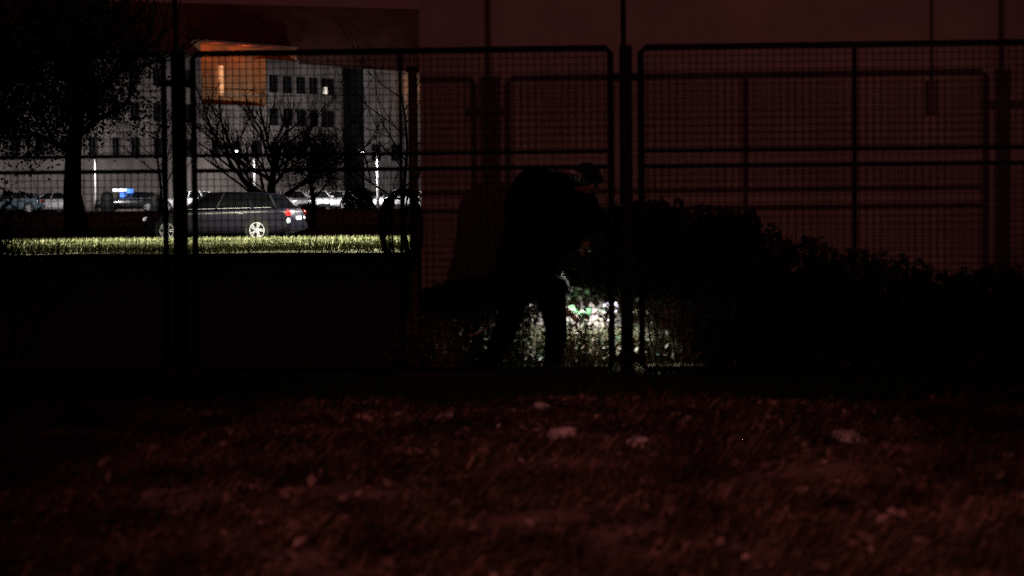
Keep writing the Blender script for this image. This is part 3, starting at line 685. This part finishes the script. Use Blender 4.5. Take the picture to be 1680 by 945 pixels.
car('parked_car', 'bluish grey lamplit parked car cut by the left edge of the view', 18, 138, 0.15, 'p_teal', group=G)
car('parked_car', 'silver parked car seen beneath the leafy tree, left of its trunk', 82, 142, 0.2, 'p_silver', group=G)
car('parked_car', 'white lamplit car showing above the bonnet of the dark estate', 308, 141, 0.05, 'p_white', group=G)
car('parked_car', 'black parked car with glowing white and blue boxes left of the domed bin', 214, 143, 0.1, 'p_black', group=G)
car('parked_car', 'silver parked car whose front shows right behind the tail of the dark estate', 482, 147, 2.0, 'p_silver', estate=False, group=G, lit_head=True)
car('parked_car', 'pale parked car with a bright roof in the middle of the far row', 522, 152, 1.9, 'p_white', group=G)
car('parked_car', 'white parked car at the right end of the far row, below the dense tree', 556, 155, 1.25, 'p_white', group=G, lit_head=True)
car('parked_car', 'dark parked car in the shade left of the pale lamp post', 592, 160, 0.2, 'p_black', group=G)
car('parked_car', 'white car shining through the loops of the hanging cable coil', 654, 151, 0.5, 'p_white', group=G, lit_head=True)
# glowing white and blue boxes set on the car by the bins
bc = thing('glow_boxes', 'glowing white and blue boxes on the black parked car', 'light bar', at(200, 314, 142.2))
MB().box((-.65, -.2, 0), (.35, .2, .20)).build('white_box', 'white_lit', bc)
MB().box((.36, -.2, -.15), (.80, .2, .18)).build('blue_box', 'blue_lit', bc)
MB().box((-.1, -.26, -.42), (.28, -.2, -.10)).build('blue_box', 'blue_lit', bc)
# bins
for px, d, lab, hh in ((176, 139, 'tall dark recycling bin beside the pale lamp post at the left', 1.5), (258, 136, 'domed dark recycling bin right of the black parked car', 1.25)):
    p = at(px, 350, d); t = thing('recycling_bin', lab, 'bin', (p.x, d, PZ), 0, 'recycling bins by the car park')
    MB().lathe([(.42, 0), (.46, .05), (.50, hh*.62), (.44, hh*.84), (.28, hh*.96), (.06, hh)], 18).build('shell', 'bin', t, True)
    MB().lathe([(.13, -.02), (.13, .03)], 14, Matrix.Translation((0, -.47, hh*.75)) @ Matrix.Rotation(R(90), 4, 'X')).build('opening', 'black_trim', t)
    MB().tube([(-.08, 0, hh), (-.08, 0, hh + .07), (.08, 0, hh + .07), (.08, 0, hh)], .015, 6).build('lifting_eye', 'black_trim', t)

# ------------------------------------------------------------------ street lamps
def street_lamp(label, px, d, htop, arm, energy, glow=True):
    p = at(px, 340, d); t = thing('street_lamp', label, 'street lamp', (p.x, d, PZ), 0, 'street lamps')
    MB().lathe([(.13, 0), (.13, .9), (.085, 1.0), (.07, htop)], 12).build('pole', 'lamp_white', t, True)
    MB().tube([(0, 0, htop - .05), (arm*.4, -.05, htop + .12), (arm, -.1, htop + .10)], .025, 8).build('arm', 'lamp_white', t)
    hd = MB().box((arm - .32, -.24, htop + .06), (arm + .2, .04, htop + .18)).build('lamp_head', 'lamp_white', t)
    MB().ball((arm - .05, -.10, htop + .03), (.22, .12, .08), 2).build('lamp_glass', 'lamp_glow' if glow else 'lens', hd, True)
    lamp('street_light', 'SPOT', (p.x + arm - .05, d - .10, PZ + htop - .16), energy, (1, .94, .93), (p.x + arm - .05, d + 5, 0.6), 158, .35, .12)
street_lamp('pale street lamp right of the leafy tree trunk at the left', 158, 131, 4.2, -1.2, 2500)
street_lamp('pale street lamp behind the bare forked tree', 419, 138, 4.3, -1.25, 2900)
street_lamp('pale street lamp near the left end of the reddish wall', 620, 147, 4.4, -1.1, 4800)
# tall lamps over the lawn, just outside the view
for i, (x, lab) in enumerate(((-15.6, 'tall lamp over the lawn beyond the left edge'), (-0.4, 'tall lamp over the lawn hidden by the wall'))):
    t = thing('lawn_lamp', lab, 'street lamp', (x, 50.2, 0), 0, 'tall lamps over the lawn')
    MB().lathe([(.1, 0), (.06, 8.6)], 10).build('pole', 'slab', t)
    ax = 1 if i == 0 else -1
    MB().tube([(0, 0, 8.5), (ax*1.5, 0, 8.75)], .035, 8).build('arm', 'slab', t)
    MB().box((ax*1.5 - .2, -.12, 8.7), (ax*1.5 + .2, .12, 8.84)).build('lamp_head', 'slab', t)
    for dx in (0.4, 4.3):
        lamp('lawn_light', 'SPOT', (x + ax*1.6, 50.2, 8.6), 36000 if dx < 1 else 31000, (1, .95, .74), (x + ax*(1.6 + dx), 47.0 if dx < 1 else 51.6, 0), 74 if dx < 1 else 66, .75, .1)

t = thing('road_lamp', 'lamp beside the road hidden by the reddish wall', 'street lamp', (0.6, 66.0, 0), 0)
MB().lathe([(.1, 0), (.06, 6.4)], 10).build('pole', 'slab', t)
MB().tube([(0, 0, 6.3), (-.4, -1.2, 6.5)], .035, 8).build('arm', 'slab', t)
MB().box((-.6, -1.45, 6.45), (-.2, -.95, 6.57)).build('lamp_head', 'slab', t)
lamp('road_light', 'SPOT', (0.2, 64.7, 6.35), 16000, (1, .97, .96), (-6.3, 58.6, .7), 40, .6, .1)

# ------------------------------------------------------------------ far apartment building
A0 = Vector((-32.6, 146, 0)); BU = Vector((.628, .779, 0)).normalized(); brz = math.atan2(BU.y, BU.x)
def sp(px):
    k = (px - 840)/FPX; return (146*k + 32.6)/(BU.x - BU.y*k)
bld = thing('apartment_building', 'long grey apartment block with a dark roof beyond the car park', 'building', A0, brz)
EAVE = 13.25; RZ = lambda s: 18.0 + (s - 14)*0.055; ROWS = [(10.5, 12.0), (7.7, 9.2), (4.9, 6.4), (2.1, 3.5)]
def facade(s0, s1, wins, m, z1=EAVE, y=0.0, rows=ROWS):
    """wall sheet with real openings; wins = [(sa, sb, row)]"""
    sx = sorted({s0, s1, *[w[0] for w in wins], *[w[1] for w in wins]}); zs = sorted({-.2, z1, *[q for r in rows for q in r if q < z1]})
    holes = [(a, b_, *rows[r]) for a, b_, r in wins]; mb = MB()
    for a, b_ in zip(sx, sx[1:]):
        for c_, d_ in zip(zs, zs[1:]):
            if any(h_[0] - 1e-6 <= a and b_ <= h_[1] + 1e-6 and h_[2] - 1e-6 <= c_ and d_ <= h_[3] + 1e-6 for h_ in holes): continue
            mb.add([(a, y, c_), (b_, y, c_), (b_, y, d_), (a, y, d_)], [(0, 1, 2, 3)])
    for a, b_, c_, d_ in holes:
        mb.add([(a, y, c_), (b_, y, c_), (b_, y, d_), (a, y, d_), (a, y + .25, c_), (b_, y + .25, c_), (b_, y + .25, d_), (a, y + .25, d_)],
               [(0, 4, 5, 1), (1, 5, 6, 2), (2, 6, 7, 3), (3, 7, 4, 0)])
    mb.build('wall', m, bld)
    for a, b_, c_, d_ in holes:
        fr = MB(); t = .07; yy = y + .16
        for q in ((a, c_, a + t, d_), (b_ - t, c_, b_, d_), (a + t, c_, b_ - t, c_ + t), (a + t, d_ - t, b_ - t, d_), ((a+b_)/2 - .03, c_ + t, (a+b_)/2 + .03, d_ - t)):
            fr.box((q[0], yy, q[1]), (q[2], yy + .06, q[3]))
        w = fr.build('window', 'wframe', bld)
        MB().add([(a, yy + .04, c_), (b_, yy + .04, c_), (b_, yy + .04, d_), (a, yy + .04, d_)], [(0, 1, 2, 3)]).build('pane', 'glass', w)
        MB().box((a - .06, y - .10, c_ - .08), (b_ + .06, y + .02, c_ - .004)).build('sill', 'slab', w)
def wl(pxs, rows): return [(sp(a), sp(b_), r) for a, b_ in pxs for r in rows]
s_a, s_b, s_c, s_d = sp(335), sp(441), sp(566), sp(600)
facade(-16, s_a, wl([(-60, -42), (-20, -2), (22, 38), (62, 78), (104, 120), (150, 164), (188, 202), (219, 235), (256, 272), (302, 326)], (0, 1, 2)), 'facade')
facade(s_a, s_b, wl([(350, 366), (384, 400), (416, 432)], (2,)), 'facade', z1=9.3, rows=ROWS)
facade(s_b, s_c, wl([(446, 463), (468, 486), (490, 508), (511, 528), (531, 555)], (0, 1, 2)), 'facade')
facade(s_d, 48, wl([(612, 630), (644, 664)], (2,)) + [(s_d + 9, s_d + 11, 0), (s_d + 9, s_d + 11, 1)], 'facade2')
# recessed stair landing glowing orange
s_e = sp(491)
lg = MB()
lg.add([(s_a, 1.7, 9.1), (s_b, 1.7, 9.1), (s_b, 1.7, 14.3), (s_a, 1.7, 14.3)], [(0, 1, 2, 3)])
lg.add([(s_a, 0, 9.1), (s_a, 1.7, 9.1), (s_a, 1.7, 14.3), (s_a, 0, 14.3)], [(0, 1, 2, 3)])
lg.add([(s_b, 0, 9.1), (s_b, 1.7, 9.1), (s_b, 1.7, 13.3), (s_b, 0, 13.3)], [(3, 2, 1, 0)])
lg.add([(s_b, 1.7, 13.3), (s_e, 1.7, 13.3), (s_e, 1.7, 14.3), (s_b, 1.7, 14.3), (s_e, 0, 13.3), (s_e, 0, 14.3), (s_b, 0, 13.3)], [(0, 1, 2, 3), (1, 4, 5, 2), (0, 6, 4, 1)])
lg.build('stair_landing', 'loggia', bld)
MB().box((s_a, -.12, 9.0), (s_b, 1.7, 9.18)).build('landing_slab', 'slab', bld)
MB().box((s_a - .1, -.15, 14.3), (s_e + .1, 2.2, 14.45)).build('landing_roof', 'roof', bld)
for z in (10.2,): MB().box((s_a, -.05, z - .07), (s_b, .03, z)).build('handrail', 'slab', bld)
sl = sp(388)
MB().tube([(sl, 1.5, 10.2), (sl, 1.5, 12.6)], .20, 8).build('tube_lamp', 'tube_glow', bld)
# deep recess, its shade put into near-black walls
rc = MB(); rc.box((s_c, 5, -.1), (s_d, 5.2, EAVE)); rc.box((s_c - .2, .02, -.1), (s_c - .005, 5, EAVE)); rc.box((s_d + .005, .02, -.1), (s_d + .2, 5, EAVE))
rc.build('recess_walls', mat('recess_shade', (0.010, 0.009, 0.010), 0.9), bld)
# roofs
for a, b_, y0, z0 in ((-16.6, s_a - .12, -.3, EAVE - .02), (s_a - .12, s_e + .12, 1.72, 14.6), (s_e + .12, 48.6, -.3, EAVE - .02)):
    MB().add([(a, y0, z0), (b_, y0, z0), (b_, 6, RZ(b_)), (a, 6, RZ(a)), (b_, 13, EAVE), (a, 13, EAVE), (a, y0, z0 - .22), (b_, y0, z0 - .22), (b_, .05 + max(0, y0), z0 - .22), (a, .05 + max(0, y0), z0 - .22)],
             [(0, 1, 2, 3), (3, 2, 4, 5), (6, 7, 1, 0), (9, 8, 7, 6), (0, 3, 5), (1, 4, 2)]).build('roof', 'roof', bld)
    if y0 < 0: MB().tube([(a, y0 - .07, z0 - .14), (b_, y0 - .07, z0 - .14)], .08, 6).build('gutter', 'gable', bld)
# the one lit pane
a = sp(536); b_ = sp(543)
MB().box((a, .12, 10.62), (b_, .15, 11.2)).build('lit_pane', 'pane_lit', bld)
MB().box((-16, .3, -.1), (48, 13, .1)).build('plinth', 'slab', bld)
bm_ = Matrix.Translation(A0) @ Matrix.Rotation(brz, 4, 'Z')
for ss, z, e in ((sl - 1.4, 13.7, 32), (sl + 1.9, 13.8, 34), (sl + 4.6, 14.0, 5)):
    lamp('landing_light', 'POINT', bm_ @ Vector((ss, .55, z)), e, (1, .20, .025), radius=.15)
lamp('corner_light', 'POINT', bm_ @ Vector((sp(679), -1.3, 11.6)), 45, (1, .36, .10), radius=.15)
